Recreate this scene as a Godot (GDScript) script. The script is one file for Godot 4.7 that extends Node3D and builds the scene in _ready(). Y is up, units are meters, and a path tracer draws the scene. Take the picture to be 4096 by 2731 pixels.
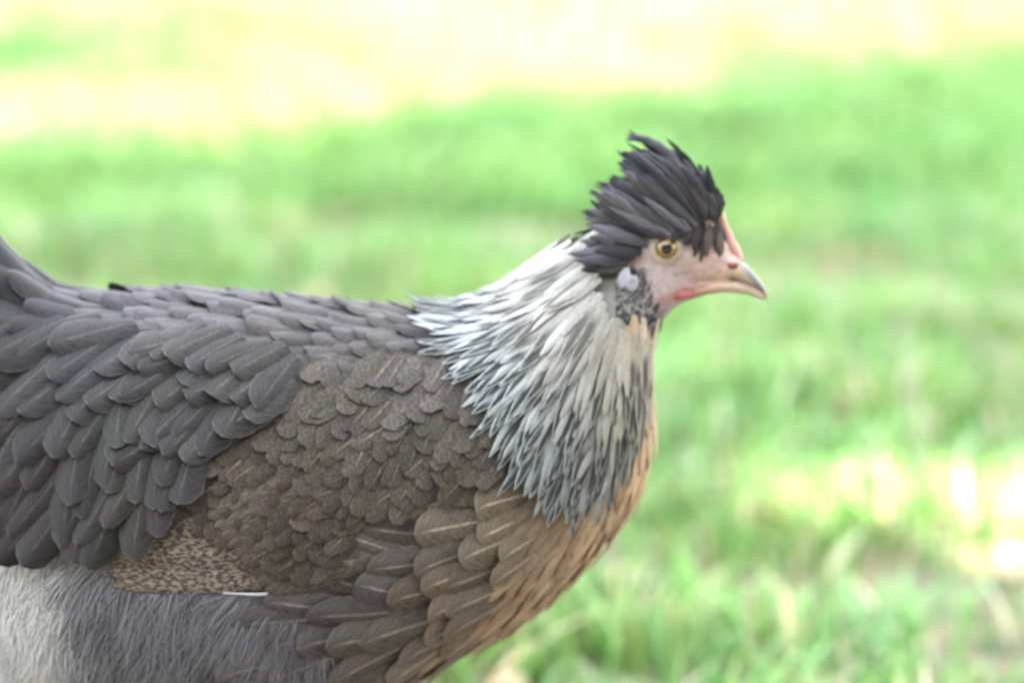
extends Node3D
# A young crested hen in the shade of a lawn tree, seen from her right side.

const HEN_AT := Vector3(-0.09, 0, 0)
const SUN_TO := Vector3(0.314, 0.669, 0.673)
# side-view outline of the hen's body under its feathers, millimetres: x forward, y above the ground
const OUTLINE := [-243.4,330.5, -229.0,323.1, -214.7,312.1, -203.9,302.5, -191.3,295.1, -169.3,295.4, -132.7,296.5, -105.3,294.5, -68.8,290.8, -45.0,288.0, -28.6,286.9, -13.9,289.5, -2.9,294.5, 8.0,303.2, 18.1,312.1, 26.3,321.3, 35.4,326.8, 46.3,329.6, 57.2,326.8, 64.6,317.6, 66.5,304.7, 63.8,291.7, 60.3,280.6, 58.5,269.4, 58.0,260.1, 59.5,248.9, 59.6,237.7, 56.4,221.7, 49.1,205.3, 40.5,193.2, 27.6,178.3, 12.8,165.0, -3.0,154.1, -20.6,145.0, -38.3,135.4, -53.2,125.8, -73.8,116.2, -107.4,108.5, -144.7,106.6, -182.0,110.4, -209.7,122.0, -233.4,141.1, -245.8,164.0, -249.8,190.6, -249.7,228.3, -252.5,260.1, -252.6,293.6, -250.1,319.4]
# plumage by tract: each guide is x, y, lie of the feather in degrees, length, width (millimetres), dye (linear r, g, b)
const PLUMAGE := {
	"back_feather": {"lift": 2.0, "region": [-194.7,295.8, -160.0,296.9, -105.2,295.8, -44.8,290.2, -26.7,285.6, -22.6,275.7, -38.7,272.8, -60.1,273.2, -85.0,273.6, -103.0,278.5, -124.5,281.8, -151.4,281.8, -174.9,283.2, -193.2,286.1],
		"guides": [[-177.2,295.5,186,21.5,13.0,0.063,0.055,0.059], [-140.7,295.0,184,19.3,11.2,0.084,0.073,0.078], [-104.3,293.5,181,18.0,10.5,0.081,0.071,0.073], [-68.3,289.3,184,20.0,10.1,0.076,0.066,0.066], [-39.0,284.3,190,21.5,9.4,0.078,0.069,0.066], [-157.2,286.2,200,21.5,14.3,0.056,0.050,0.052], [-130.3,286.3,205,18.0,11.9,0.063,0.057,0.056], [-103.1,281.6,200,23.7,13.9,0.063,0.055,0.053], [-81.8,282.7,202,22.9,12.7,0.068,0.059,0.055], [-53.2,280.6,204,20.0,10.8,0.068,0.059,0.055], [-31.6,277.2,215,20.0,10.1,0.063,0.055,0.051]]},
	"saddle_feather": {"lift": 7.5, "region": [-246.0,280.0, -210.1,284.0, -189.2,287.6, -167.3,284.8, -138.6,284.1, -113.5,282.5, -95.6,280.0, -90.8,269.9, -95.0,261.9, -107.2,257.1, -118.5,248.9, -129.9,238.7, -145.8,228.3, -160.1,218.4, -179.0,215.1, -194.5,214.2, -220.8,213.7, -248.1,215.0],
		"guides": [[-220.6,273.7,222,47.0,24.8,0.022,0.020,0.020], [-198.7,272.7,226,44.4,22.6,0.025,0.022,0.022], [-164.7,274.8,226,32.3,18.0,0.032,0.029,0.029], [-137.9,274.9,228,28.8,16.3,0.037,0.033,0.032], [-116.6,274.9,222,26.1,16.3,0.038,0.035,0.033], [-102.3,270.0,226,26.1,16.3,0.035,0.031,0.029], [-200.0,256.0,232,45.3,23.5,0.021,0.019,0.018], [-182.0,261.6,236,40.9,20.0,0.025,0.022,0.022], [-155.0,257.0,243,33.0,17.1,0.030,0.028,0.026], [-133.7,257.2,242,29.9,16.0,0.034,0.030,0.029], [-114.3,260.4,234,28.8,18.4,0.032,0.029,0.027], [-190.7,235.7,240,40.9,21.8,0.018,0.016,0.015], [-172.6,241.5,246,34.9,17.6,0.021,0.019,0.018], [-149.4,236.9,254,33.0,15.4,0.026,0.023,0.021], [-131.7,240.4,248,29.9,15.4,0.027,0.024,0.022], [-209.2,222.1,238,38.4,18.9,0.016,0.014,0.013]]},
	"wing_covert": {"lift": 4.4, "region": [-102.7,275.8, -74.3,274.6, -49.4,275.7, -29.8,276.8, -17.2,269.9, -8.2,260.0, -4.6,246.3, -8.2,234.1, -27.7,229.6, -43.7,223.0, -59.6,218.2, -68.5,205.8, -77.3,198.7, -87.9,199.8, -100.2,208.2, -111.6,216.4, -119.5,217.3, -130.1,222.5, -131.9,236.4, -123.3,253.3],
		"guides": [[-81.3,272.4,240,22.9,11.0,0.072,0.062,0.054], [-56.4,270.4,246,23.9,11.0,0.069,0.059,0.051], [-38.6,272.4,248,23.9,11.0,0.081,0.070,0.065], [-29.7,271.5,238,23.9,10.6,0.087,0.075,0.067], [-15.3,261.8,256,22.0,10.3,0.072,0.062,0.053], [-86.2,256.4,230,20.2,9.9,0.066,0.055,0.046], [-59.6,252.6,228,20.2,9.9,0.066,0.055,0.046], [-33.1,253.8,254,22.0,10.6,0.063,0.055,0.048], [-13.5,248.3,250,20.2,10.3,0.066,0.057,0.046], [-94.8,239.7,222,20.6,9.5,0.061,0.048,0.039], [-66.6,235.9,221,19.8,9.5,0.063,0.051,0.041], [-40.1,235.2,223,19.8,9.5,0.063,0.052,0.043], [-17.1,238.0,222,19.8,10.3,0.069,0.057,0.044], [-105.4,224.2,216,21.7,9.9,0.058,0.045,0.034], [-80.7,220.4,220,20.6,9.9,0.061,0.048,0.038], [-56.0,221.6,220,19.8,9.9,0.063,0.052,0.042], [-94.9,210.0,212,20.6,10.3,0.058,0.046,0.036], [-73.7,211.4,216,19.3,9.9,0.061,0.051,0.042]]},
	"flank_feather": {"lift": 0.5, "region": [-11.8,242.3, 2.5,232.8, 9.7,213.8, 7.9,198.4, 0.7,185.0, -6.5,170.8, -13.9,157.8, -25.3,139.3, -40.2,131.7, -58.1,127.7, -87.1,122.6, -100.6,136.2, -96.2,157.5, -88.6,173.3, -74.2,182.5, -66.9,197.4, -56.2,211.8, -34.9,227.3, -20.7,237.3],
		"guides": [[-6.4,236.8,184,27.5,16.9,0.123,0.102,0.077], [-17.1,228.4,184,31.2,18.0,0.127,0.108,0.080], [-2.9,220.3,186,30.3,17.6,0.141,0.113,0.080], [-11.8,211.6,190,31.2,19.1,0.127,0.104,0.077], [2.5,204.8,204,30.3,15.4,0.145,0.113,0.080], [-34.9,216.5,176,34.9,16.1,0.089,0.076,0.070], [-49.1,213.4,166,34.9,16.5,0.082,0.070,0.065], [-56.3,202.6,160,38.5,16.9,0.089,0.076,0.072], [-31.4,201.5,184,34.9,16.9,0.096,0.078,0.064], [-45.8,188.9,160,38.5,16.9,0.092,0.079,0.074], [-63.5,191.7,150,36.7,15.4,0.089,0.076,0.074], [-24.4,191.5,186,34.9,16.9,0.107,0.083,0.061], [-81.4,178.9,166,36.7,17.6,0.082,0.072,0.072], [-62.0,174.1,170,39.5,18.4,0.085,0.075,0.072], [-38.9,168.3,180,36.7,18.4,0.103,0.086,0.074], [-95.9,165.6,176,38.5,20.2,0.085,0.075,0.077], [-71.2,158.4,184,40.4,19.1,0.096,0.084,0.080], [-50.0,152.1,194,38.5,15.8,0.103,0.088,0.075], [-100.0,149.3,190,36.7,18.4,0.085,0.075,0.077], [-21.0,168.5,196,33.0,14.7,0.136,0.102,0.072], [-75.4,138.9,195,36.7,18.4,0.096,0.083,0.079], [-28.5,150.6,200,33.0,12.8,0.145,0.113,0.083]]},
	"breast_feather": {"lift": 0.5, "region": [47.6,286.5, 60.9,280.8, 58.7,267.4, 59.2,257.8, 61.8,241.5, 57.8,221.8, 50.4,205.5, 40.2,193.8, 27.6,176.5, 12.7,166.5, -3.0,152.7, -20.6,143.2, -38.3,131.7, -45.8,124.0, -60.7,116.3, -35.8,144.3, -15.6,163.1, -6.5,179.6, 2.5,197.0, 9.7,219.4, 22.4,210.5, 36.9,216.2, 46.0,234.0, 49.6,251.8, 47.7,268.5],
		"guides": [[55.1,278.0,268,21.3,5.9,0.457,0.362,0.256], [58.2,258.4,266,23.1,5.9,0.436,0.310,0.190], [57.3,240.3,258,25.0,6.2,0.457,0.310,0.184], [51.8,222.8,246,25.0,6.4,0.436,0.294,0.173], [44.5,208.3,238,25.0,6.4,0.415,0.286,0.173], [33.3,210.9,236,25.0,6.8,0.385,0.271,0.167], [29.9,192.5,230,26.1,6.8,0.405,0.278,0.173], [15.2,199.5,222,26.1,7.3,0.271,0.200,0.131], [15.3,180.2,224,27.0,7.0,0.366,0.248,0.156], [0.7,178.6,212,27.9,7.9,0.279,0.194,0.126], [-2.9,162.8,216,27.9,7.3,0.338,0.234,0.151], [-21.2,151.4,210,29.0,7.7,0.329,0.238,0.156], [-40.2,131.7,204,30.8,8.3,0.271,0.200,0.141], [47.7,264.9,258,23.1,5.5,0.415,0.310,0.196], [45.9,239.6,250,24.0,5.9,0.405,0.286,0.173], [13.3,213.4,220,25.0,7.3,0.233,0.176,0.117]]},
	"hackle_feather": {"lift": 5.0, "region": [20.7,317.0, 27.9,318.5, 30.6,314.4, 33.6,304.3, 36.3,294.5, 45.7,282.2, 54.9,280.8, 53.1,270.1, 50.4,258.0, 45.8,244.3, 38.5,234.3, 27.6,229.1, 16.8,233.7, 8.7,244.1, 4.3,254.7, -2.9,268.4, -10.0,276.4, -20.9,282.1, -26.5,286.3, -21.2,289.2, -8.4,294.0, 4.4,303.6, 11.6,309.5],
		"guides": [[22.5,315.6,216,33.0,5.1,0.400,0.388,0.365], [8.0,302.9,207,34.9,5.1,0.408,0.413,0.405], [-8.4,292.9,193,34.9,5.1,0.408,0.422,0.413], [-24.8,286.7,186,33.0,4.8,0.400,0.413,0.405], [29.6,307.6,234,33.0,5.1,0.367,0.349,0.306], [15.1,297.4,221,34.9,5.1,0.359,0.356,0.327], [-2.9,288.8,206,34.9,5.1,0.375,0.396,0.388], [-17.3,285.0,197,31.4,4.8,0.383,0.405,0.397], [40.4,299.3,249,31.4,5.1,0.328,0.304,0.253], [25.9,291.4,234,33.0,5.1,0.336,0.326,0.292], [7.9,284.8,221,33.0,5.1,0.351,0.364,0.350], [-8.2,279.5,218,27.9,4.6,0.343,0.372,0.365], [49.3,285.3,261,27.9,5.1,0.292,0.244,0.174], [40.2,280.9,251,31.4,5.1,0.299,0.277,0.223], [24.0,276.5,238,33.0,5.1,0.313,0.311,0.285], [6.1,273.3,228,29.7,4.8,0.321,0.349,0.335], [-4.6,270.0,228,24.4,4.6,0.299,0.326,0.313], [43.9,262.7,256,29.7,5.1,0.245,0.220,0.164], [29.4,260.5,246,33.0,5.1,0.285,0.290,0.266], [13.2,259.6,238,31.4,5.1,0.285,0.304,0.292], [34.8,245.7,249,29.7,5.1,0.245,0.244,0.217], [18.6,247.1,243,29.7,5.1,0.271,0.290,0.279], [4.3,251.3,235,24.4,4.8,0.258,0.277,0.266], [24.0,232.2,248,26.1,4.8,0.245,0.251,0.229]]},
	"tail_covert": {"lift": 4.0, "region": [-188.9,295.7, -181.2,290.6, -183.5,281.9, -199.3,277.0, -221.1,273.1, -248.9,269.8, -249.9,320.5, -242.4,327.9, -227.9,321.6, -213.6,311.1, -202.8,302.1],
		"guides": [[-190.9,294.0,152,31.2,13.9,0.028,0.025,0.026], [-201.9,298.2,142,36.7,15.4,0.020,0.018,0.018], [-216.5,307.0,138,44.0,16.5,0.014,0.012,0.013], [-207.4,288.2,168,40.4,17.6,0.022,0.020,0.020], [-191.0,284.9,186,36.7,16.5,0.030,0.026,0.027], [-226.0,294.4,145,47.7,17.6,0.014,0.013,0.013], [-225.1,281.4,170,47.7,18.4,0.017,0.015,0.015]]},
}

var rng := RandomNumberGenerator.new()
var noise := FastNoiseLite.new()
var mats := {}
var hen: Node3D
var leaf_sprig: Mesh

# ------------------------------------------------------------------ start
func _ready():
	rng.seed = 4711
	noise.seed = 11
	noise.frequency = 1.0
	noise.fractal_octaves = 2
	set_camera()
	set_sky_and_sun()
	make_materials()
	build_ground()
	build_path()
	build_grass()
	build_litter()
	build_tree()
	build_hedge()
	build_hen()

func set_camera():
	var cam := Camera3D.new()
	cam.name = "camera"
	add_child(cam)
	cam.position = Vector3(0, 0.5628, 1.6151)
	cam.rotation_degrees = Vector3(-10, 0, 0)
	cam.near = 0.05
	cam.far = 600.0
	var lens := CameraAttributesPhysical.new()
	lens.frustum_focal_length = 137.16
	lens.frustum_focus_distance = 1.525
	lens.frustum_near = 0.05
	lens.frustum_far = 600.0
	lens.exposure_aperture = 5.3
	cam.attributes = lens
	cam.fov = 10.0
	cam.current = true

func set_sky_and_sun():
	var env := Environment.new()
	env.background_mode = Environment.BG_SKY
	var sky := Sky.new()
	var sm := ProceduralSkyMaterial.new()
	sm.sky_top_color = Color(0.75, 0.78, 0.83)
	sm.sky_horizon_color = Color(0.93, 0.93, 0.92)
	sm.sky_curve = 0.2
	sm.ground_bottom_color = Color(0.30, 0.34, 0.22)
	sm.ground_horizon_color = Color(0.5, 0.55, 0.45)
	sm.sun_angle_max = 8.0
	sky.sky_material = sm
	env.sky = sky
	env.tonemap_mode = Environment.TONE_MAPPER_LINEAR
	env.tonemap_exposure = 13.0
	env.sdfgi_enabled = true
	env.ssao_enabled = true
	env.ssil_enabled = true
	var we := WorldEnvironment.new()
	we.name = "world_environment"
	we.environment = env
	add_child(we)
	var sun := DirectionalLight3D.new()
	sun.name = "sun"
	sun.light_color = Color(1.0, 0.985, 0.955)
	sun.light_energy = 1.5
	sun.light_angular_distance = 0.5
	sun.shadow_enabled = true
	add_child(sun)
	sun.look_at_from_position(Vector3.ZERO, -SUN_TO.normalized(), Vector3.UP)

# ------------------------------------------------------------------ helpers
func lin(r, g, b) -> Color:
	return Color(r, g, b)

func arrays() -> Dictionary:
	return {"v": PackedVector3Array(), "n": PackedVector3Array(), "c": PackedColorArray(), "t": PackedVector2Array(), "i": PackedInt32Array()}

func join(a: Dictionary, b: Dictionary, mirror := false):
	var o: int = a.v.size()
	if mirror:
		for p in b.v: a.v.append(Vector3(p.x, p.y, -p.z))
		for p in b.n: a.n.append(Vector3(p.x, p.y, -p.z))
	else:
		a.v.append_array(b.v)
		a.n.append_array(b.n)
	a.c.append_array(b.c)
	a.t.append_array(b.t)
	for k in b.i: a.i.append(k + o)

func mesh_of(a: Dictionary, m: Material) -> ArrayMesh:
	var v: PackedVector3Array = a.v
	var n: PackedVector3Array = a.n
	var ix: PackedInt32Array = a.i
	for k in range(0, ix.size(), 3):     # every face turned to its normals
		var p := v[ix[k]]
		if (v[ix[k + 2]] - p).cross(v[ix[k + 1]] - p).dot(n[ix[k]] + n[ix[k + 1]] + n[ix[k + 2]]) < 0.0:
			var s := ix[k + 1]
			ix[k + 1] = ix[k + 2]
			ix[k + 2] = s
	var ar := []
	ar.resize(Mesh.ARRAY_MAX)
	ar[Mesh.ARRAY_VERTEX] = v
	ar[Mesh.ARRAY_NORMAL] = n
	ar[Mesh.ARRAY_COLOR] = a.c
	ar[Mesh.ARRAY_TEX_UV] = a.t
	ar[Mesh.ARRAY_INDEX] = ix
	var me := ArrayMesh.new()
	me.add_surface_from_arrays(Mesh.PRIMITIVE_TRIANGLES, ar)
	me.surface_set_material(0, m)
	return me

func put(called: String, a: Dictionary, m: Material, parent: Node, at := Vector3.ZERO) -> MeshInstance3D:
	var o := MeshInstance3D.new()
	o.name = called
	if at != Vector3.ZERO:
		for k in a.v.size(): a.v[k] -= at
	o.mesh = mesh_of(a, m)
	parent.add_child(o, true)
	o.position = at
	return o

func tag(o: Node, label := "", category := "", kind := ""):
	if label: o.set_meta("label", label)
	if category: o.set_meta("category", category)
	if kind: o.set_meta("kind", kind)

# a closed tube through points with radii; ry/rz let a section be oval (z is the second axis)
func tube(path: Array, radii: Array, cols: Array, sides := 10, squash := 1.0) -> Dictionary:
	var a := arrays()
	var last := path.size() - 1
	for k in path.size():
		var d: Vector3 = ((path[mini(k + 1, last)] as Vector3) - (path[maxi(k - 1, 0)] as Vector3)).normalized()
		var s: Vector3 = d.cross(Vector3(0, 0, 1))
		if s.length() < 0.1: s = d.cross(Vector3(1, 0, 0))
		s = s.normalized()
		var w: Vector3 = s.cross(d).normalized()
		for j in sides:
			var an := TAU * j / sides
			var nn: Vector3 = s * cos(an) + w * sin(an) * squash
			a.v.append((path[k] as Vector3) + nn * float(radii[k]))
			a.n.append((s * cos(an) * squash + w * sin(an)).normalized())
			a.c.append(cols[mini(k, cols.size() - 1)])
			a.t.append(Vector2(float(j) / sides, float(k) / last))
	for k in last:
		for j in sides:
			var j2 := (j + 1) % sides
			a.i.append_array([k * sides + j, k * sides + j2, (k + 1) * sides + j, k * sides + j2, (k + 1) * sides + j2, (k + 1) * sides + j])
	for e in [0, last]:
		var c: int = a.v.size()
		a.v.append(path[e])
		a.n.append(((path[e] as Vector3) - (path[1 if e == 0 else last - 1] as Vector3)).normalized())
		a.c.append(cols[mini(e, cols.size() - 1)])
		a.t.append(Vector2(0.5, 0))
		for j in sides: a.i.append_array([c, e * sides + j, e * sides + (j + 1) % sides])
	return a

# surface nets of a field over a box; colour from a second callable
func nets(field: Callable, paint: Callable, lo: Vector3, hi: Vector3, cell: float) -> Dictionary:
	var a := arrays()
	var nx := int(ceil((hi.x - lo.x) / cell)) + 1
	var ny := int(ceil((hi.y - lo.y) / cell)) + 1
	var nz := int(ceil((hi.z - lo.z) / cell)) + 1
	var f := PackedFloat32Array()
	f.resize(nx * ny * nz)
	var at := 0
	for k in nz:
		for j in ny:
			for i in nx:
				f[at] = field.call(lo + Vector3(i, j, k) * cell)
				at += 1
	var id := PackedInt32Array()
	id.resize(nx * ny * nz)
	id.fill(-1)
	var off := [0, 1, nx, nx + 1, nx * ny, nx * ny + 1, nx * ny + nx, nx * ny + nx + 1]
	var edges := [[0, 1], [2, 3], [4, 5], [6, 7], [0, 2], [1, 3], [4, 6], [5, 7], [0, 4], [1, 5], [2, 6], [3, 7]]
	for k in nz - 1:
		for j in ny - 1:
			for i in nx - 1:
				var o := (k * ny + j) * nx + i
				var s := 0
				for c in 8:
					if f[o + off[c]] < 0.0: s += 1
				if s == 0 or s == 8: continue
				var sum := Vector3.ZERO
				var cnt := 0
				for e in edges:
					var fa := f[o + off[e[0]]]
					var fb := f[o + off[e[1]]]
					if (fa < 0.0) != (fb < 0.0):
						var t := fa / (fa - fb)
						var pa := Vector3(e[0] & 1, (e[0] >> 1) & 1, e[0] >> 2)
						var pb := Vector3(e[1] & 1, (e[1] >> 1) & 1, e[1] >> 2)
						sum += pa.lerp(pb, t)
						cnt += 1
				var p := lo + (Vector3(i, j, k) + sum / cnt) * cell
				id[o] = a.v.size()
				a.v.append(p)
				var h := cell * 0.7
				a.n.append(Vector3(field.call(p + Vector3(h, 0, 0)) - field.call(p - Vector3(h, 0, 0)), field.call(p + Vector3(0, h, 0)) - field.call(p - Vector3(0, h, 0)), field.call(p + Vector3(0, 0, h)) - field.call(p - Vector3(0, 0, h))).normalized())
				a.c.append(paint.call(p))
				a.t.append(Vector2(p.x, p.y) * 20.0)
	var st := [1, nx, nx * ny]
	for k in range(1, nz - 1):
		for j in range(1, ny - 1):
			for i in range(1, nx - 1):
				var o := (k * ny + j) * nx + i
				for ax in 3:
					if (f[o] < 0.0) != (f[o + st[ax]] < 0.0):
						var u: int = st[(ax + 1) % 3]
						var w: int = st[(ax + 2) % 3]
						var q0 := id[o]
						var q1 := id[o - u]
						var q2 := id[o - u - w]
						var q3 := id[o - w]
						if q0 < 0 or q1 < 0 or q2 < 0 or q3 < 0: continue
						a.i.append_array([q0, q1, q2, q0, q2, q3])
	return a

# ------------------------------------------------------------------ materials
func picture(w: int, h: int, f: Callable) -> ImageTexture:
	var im := Image.create(w, h, false, Image.FORMAT_RGB8)
	for y in h:
		for x in w:
			im.set_pixel(x, y, f.call(x / float(w), y / float(h)))
	return ImageTexture.create_from_image(im)

func surface(called: String, rough := 0.8, tex: Texture2D = null, back := 0.0, spec := 0.4) -> StandardMaterial3D:
	var m := StandardMaterial3D.new()
	m.resource_name = called
	m.vertex_color_use_as_albedo = true
	m.roughness = rough
	m.metallic_specular = spec
	m.cull_mode = BaseMaterial3D.CULL_DISABLED
	if tex: m.albedo_texture = tex
	if back > 0.0:
		m.backlight_enabled = true
		m.backlight = Color(back, back, back)
	mats[called] = m
	return m

func make_materials():
	var grey := func(k): return Color(k, k, k)
	var fine := func(u, v):       # slanted barbs either side of the shaft
		var x: float = absf(u - 0.5) * 2.0
		var s: float = noise.get_noise_2d((v * 60.0 + x * 16.0) * 0.55, x * 1.3 + (40.0 if u > 0.5 else 0.0))
		var s2: float = noise.get_noise_2d(u * 5.0 + 80.0, v * 7.0)
		return grey.call(clampf(0.88 + 0.30 * s + 0.10 * s2, 0, 1))
	var barbs := picture(96, 192, fine)
	var mottle := picture(96, 192, func(u, v):
		var s: float = noise.get_noise_2d(u * 5.0, v * 9.0 + 50.0) + 0.22 * noise.get_noise_2d(u * 13.0, v * 26.0)
		var k: float = clampf(0.86 + 0.28 * s, 0.5, 1.0)
		var warm: float = clampf(0.5 + 1.3 * noise.get_noise_2d(u * 4.0 + 9.0, v * 6.0), 0, 1)
		return Color(k, k * lerpf(1.0, 0.98, warm), k * lerpf(1.0, 0.93, warm)))
	var worm := picture(128, 512, func(u, v):
		var s: float = noise.get_noise_2d(u * 5.0 + 3.0, v * 22.0) + 0.35 * noise.get_noise_2d(u * 14.0, v * 50.0)
		var k: float = smoothstep(-0.2, 0.22, s)
		return Color(lerpf(0.55, 1.0, k), lerpf(0.54, 0.95, k), lerpf(0.55, 0.89, k)))
	var vane_mat := surface("feather", 0.72, barbs, 0.25, 0.35)
	vane_mat.heightmap_enabled = true
	vane_mat.heightmap_texture = barbs
	vane_mat.heightmap_scale = 0.03
	surface("mottled_feather", 0.78, mottle, 0.2, 0.3)
	surface("barred_feather", 0.75, worm, 0.15, 0.3)
	surface("down", 0.9, null, 0.4, 0.2)
	surface("body_skin", 0.85, null, 0.0, 0.2)
	var skin := surface("face_skin", 0.62, null, 0.0, 0.4)
	var pores := NoiseTexture2D.new()
	var pn := FastNoiseLite.new()
	pn.seed = 5
	pn.frequency = 0.06
	pores.noise = pn
	pores.seamless = true
	skin.heightmap_enabled = true
	skin.heightmap_texture = pores
	skin.heightmap_scale = 0.035
	skin.uv1_triplanar = true
	skin.uv1_scale = Vector3(45, 45, 45)
	surface("horn", 0.42, null, 0.0, 0.5)
	var eye := surface("eye", 0.25, null, 0.0, 0.5)
	eye.clearcoat_enabled = true
	eye.clearcoat = 0.45
	eye.clearcoat_roughness = 0.15
	surface("grass", 0.5, null, 0.8, 0.4)
	surface("dry_leaf", 0.8, null, 0.4, 0.3)
	surface("tree_leaf", 0.5, null, 0.5, 0.5)
	surface("bark", 0.9, null, 0.0, 0.3)

# ------------------------------------------------------------------ setting
func build_ground():
	var nt := NoiseTexture2D.new()
	var n := FastNoiseLite.new()
	n.seed = 3
	n.frequency = 0.02
	n.fractal_octaves = 5
	nt.noise = n
	nt.width = 1024
	nt.height = 1024
	nt.seamless = true
	var ramp := Gradient.new()
	ramp.offsets = PackedFloat32Array([0.0, 0.45, 0.6, 1.0])
	ramp.colors = PackedColorArray([Color(0.20, 0.20, 0.12), Color(0.28, 0.28, 0.17), Color(0.36, 0.32, 0.22), Color(0.46, 0.40, 0.29)])
	nt.color_ramp = ramp
	var m := StandardMaterial3D.new()
	m.resource_name = "lawn_soil"
	m.albedo_texture = nt
	m.roughness = 0.95
	m.uv1_triplanar = true
	m.uv1_world_triplanar = true
	m.uv1_scale = Vector3(0.9, 0.9, 0.9)
	var o := MeshInstance3D.new()
	o.name = "ground"
	var pm := PlaneMesh.new()
	pm.size = Vector2(400, 400)
	o.mesh = pm
	o.material_override = m
	tag(o, "flat lawn soil under the short grass", "ground", "structure")
	add_child(o)

func build_path():
	var nt := NoiseTexture2D.new()
	var n := FastNoiseLite.new()
	n.seed = 14
	n.frequency = 0.03
	n.fractal_octaves = 5
	nt.noise = n
	nt.width = 512
	nt.height = 512
	nt.seamless = true
	var ramp := Gradient.new()
	ramp.offsets = PackedFloat32Array([0.0, 0.5, 1.0])
	ramp.colors = PackedColorArray([Color(0.32, 0.29, 0.25), Color(0.39, 0.36, 0.31), Color(0.47, 0.43, 0.38)])
	nt.color_ramp = ramp
	var m := StandardMaterial3D.new()
	m.resource_name = "bare_earth"
	m.albedo_texture = nt
	m.roughness = 0.95
	m.uv1_triplanar = true
	m.uv1_world_triplanar = true
	m.uv1_scale = Vector3(1.3, 1.3, 1.3)
	var a := arrays()
	for k in 41:
		var x := lerpf(-5.0, 5.0, k / 40.0)
		for e in [-0.30 + 0.05 * noise.get_noise_1d(x * 4.0), 4.9]:
			a.v.append(Vector3(x, 0.004, e))
			a.n.append(Vector3.UP)
			a.c.append(Color(1, 1, 1))
			a.t.append(Vector2(x, e))
	for k in 40: a.i.append_array([k * 2, k * 2 + 1, k * 2 + 2, k * 2 + 1, k * 2 + 3, k * 2 + 2])
	tag(put("path", a, m, self), "bare trodden earth path on which the hen stands", "path", "structure")

func blade(a: Dictionary, foot: Vector3, turn: float, h: float, w: float, lean: float, c: Color):
	var side := Vector3(cos(turn), 0, sin(turn))
	var out := Vector3(-sin(turn), 0, cos(turn))
	var o: int = a.v.size()
	for k in 4:
		var t := k / 3.0
		var p := foot + Vector3.UP * h * (t - 0.25 * lean * t * t) + out * h * lean * t * t
		var up := (Vector3.UP * (1.0 - 0.5 * lean * t) + out * 2.0 * lean * t).normalized()
		var nn := side.cross(up).normalized()
		var ww: float = w * [0.75, 1.0, 0.8, 0.08][k] * 0.5
		for s in [-1.0, 1.0]:
			a.v.append(p + side * ww * s + nn * 0.15 * ww)
			a.n.append((nn + side * s * 0.35).normalized())
			a.c.append(c)
			a.t.append(Vector2(0, t))
	for k in 3:
		a.i.append_array([o + k * 2, o + k * 2 + 1, o + k * 2 + 2, o + k * 2 + 1, o + k * 2 + 3, o + k * 2 + 2])

func scatter(called: String, me: Mesh, spots: Array, tints: Array, label: String, category: String, parent: Node = self) -> MultiMeshInstance3D:
	var mm := MultiMesh.new()
	mm.transform_format = MultiMesh.TRANSFORM_3D
	mm.use_colors = true
	mm.mesh = me
	mm.instance_count = spots.size()
	for k in spots.size():
		mm.set_instance_transform(k, spots[k])
		mm.set_instance_color(k, tints[k])
	var o := MultiMeshInstance3D.new()
	o.name = called
	o.multimesh = mm
	if parent == self: tag(o, label, category, "stuff")
	parent.add_child(o, true)
	return o

func build_grass():
	var r := RandomNumberGenerator.new()
	r.seed = 77
	# three tufts of the same lawn grass, nearest finest
	for zone in [[-0.9, 0.9, -2.2, -0.3, 900.0, 14, 0.0042, 0.044], [-1.9, 2.2, -6.2, -2.2, 550.0, 16, 0.0060, 0.05], [-9.0, 10.0, -14.0, 5.2, 26.0, 30, 0.018, 0.07]]:
		var a := arrays()
		var spread: float = [0.022, 0.030, 0.09][0 if zone[4] > 1000 else 1 if zone[4] > 500 else 2]
		for k in zone[5]:
			var c := Color(0.125, 0.28, 0.068).lerp(Color(0.185, 0.33, 0.085), r.randf())
			if r.randf() < 0.13: c = Color(0.34, 0.29, 0.15).lerp(Color(0.40, 0.38, 0.24), r.randf())
			var foot := Vector3(r.randfn(), 0, r.randfn()) * spread
			blade(a, foot, r.randf() * TAU, zone[7] * r.randf_range(0.5, 1.25), zone[6] * r.randf_range(0.7, 1.4), r.randf_range(0.1, 1.0), c)
		var me := mesh_of(a, mats.grass)
		var spots := []
		var tints := []
		var count := int((zone[1] - zone[0]) * (zone[3] - zone[2]) * zone[4])
		for k in count:
			var x := r.randf_range(zone[0], zone[1])
			var z := r.randf_range(zone[2], zone[3])
			if zone[4] < 500 and x > -1.9 and x < 2.2 and z > -6.2 and z < -0.3: continue
			if zone[4] < 500 and z > -0.3 and absf(x) < 5.0: continue
			var p := noise.get_noise_2d(x * 2.6, z * 2.6)
			if p < (-0.12 if zone[4] > 800 else -0.3) and r.randf() < 0.75: continue
			var s := r.randf_range(0.7, 1.15) * (1.0 + 0.5 * p)
			spots.append(Transform3D(Basis(Vector3.UP, r.randf() * TAU).scaled(Vector3(s, s * r.randf_range(0.75, 1.25), s)), Vector3(x, 0, z)))
			var dry := clampf(0.5 + 0.9 * noise.get_noise_2d(x * 5.0 + 30.0, z * 5.0), 0, 1)
			var g := r.randf_range(0.6, 1.25)
			tints.append(Color(g * lerpf(0.88, 1.2, dry), g, g * lerpf(1.12, 0.95, dry)))
		scatter("grass", me, spots, tints, ["short green lawn grass close behind the hen", "shaded lawn grass stretching away to the sunlit edge", "wide mown lawn grass all around"][0 if zone[4] > 1000 else 1 if zone[4] > 500 else 2], "grass")

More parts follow.
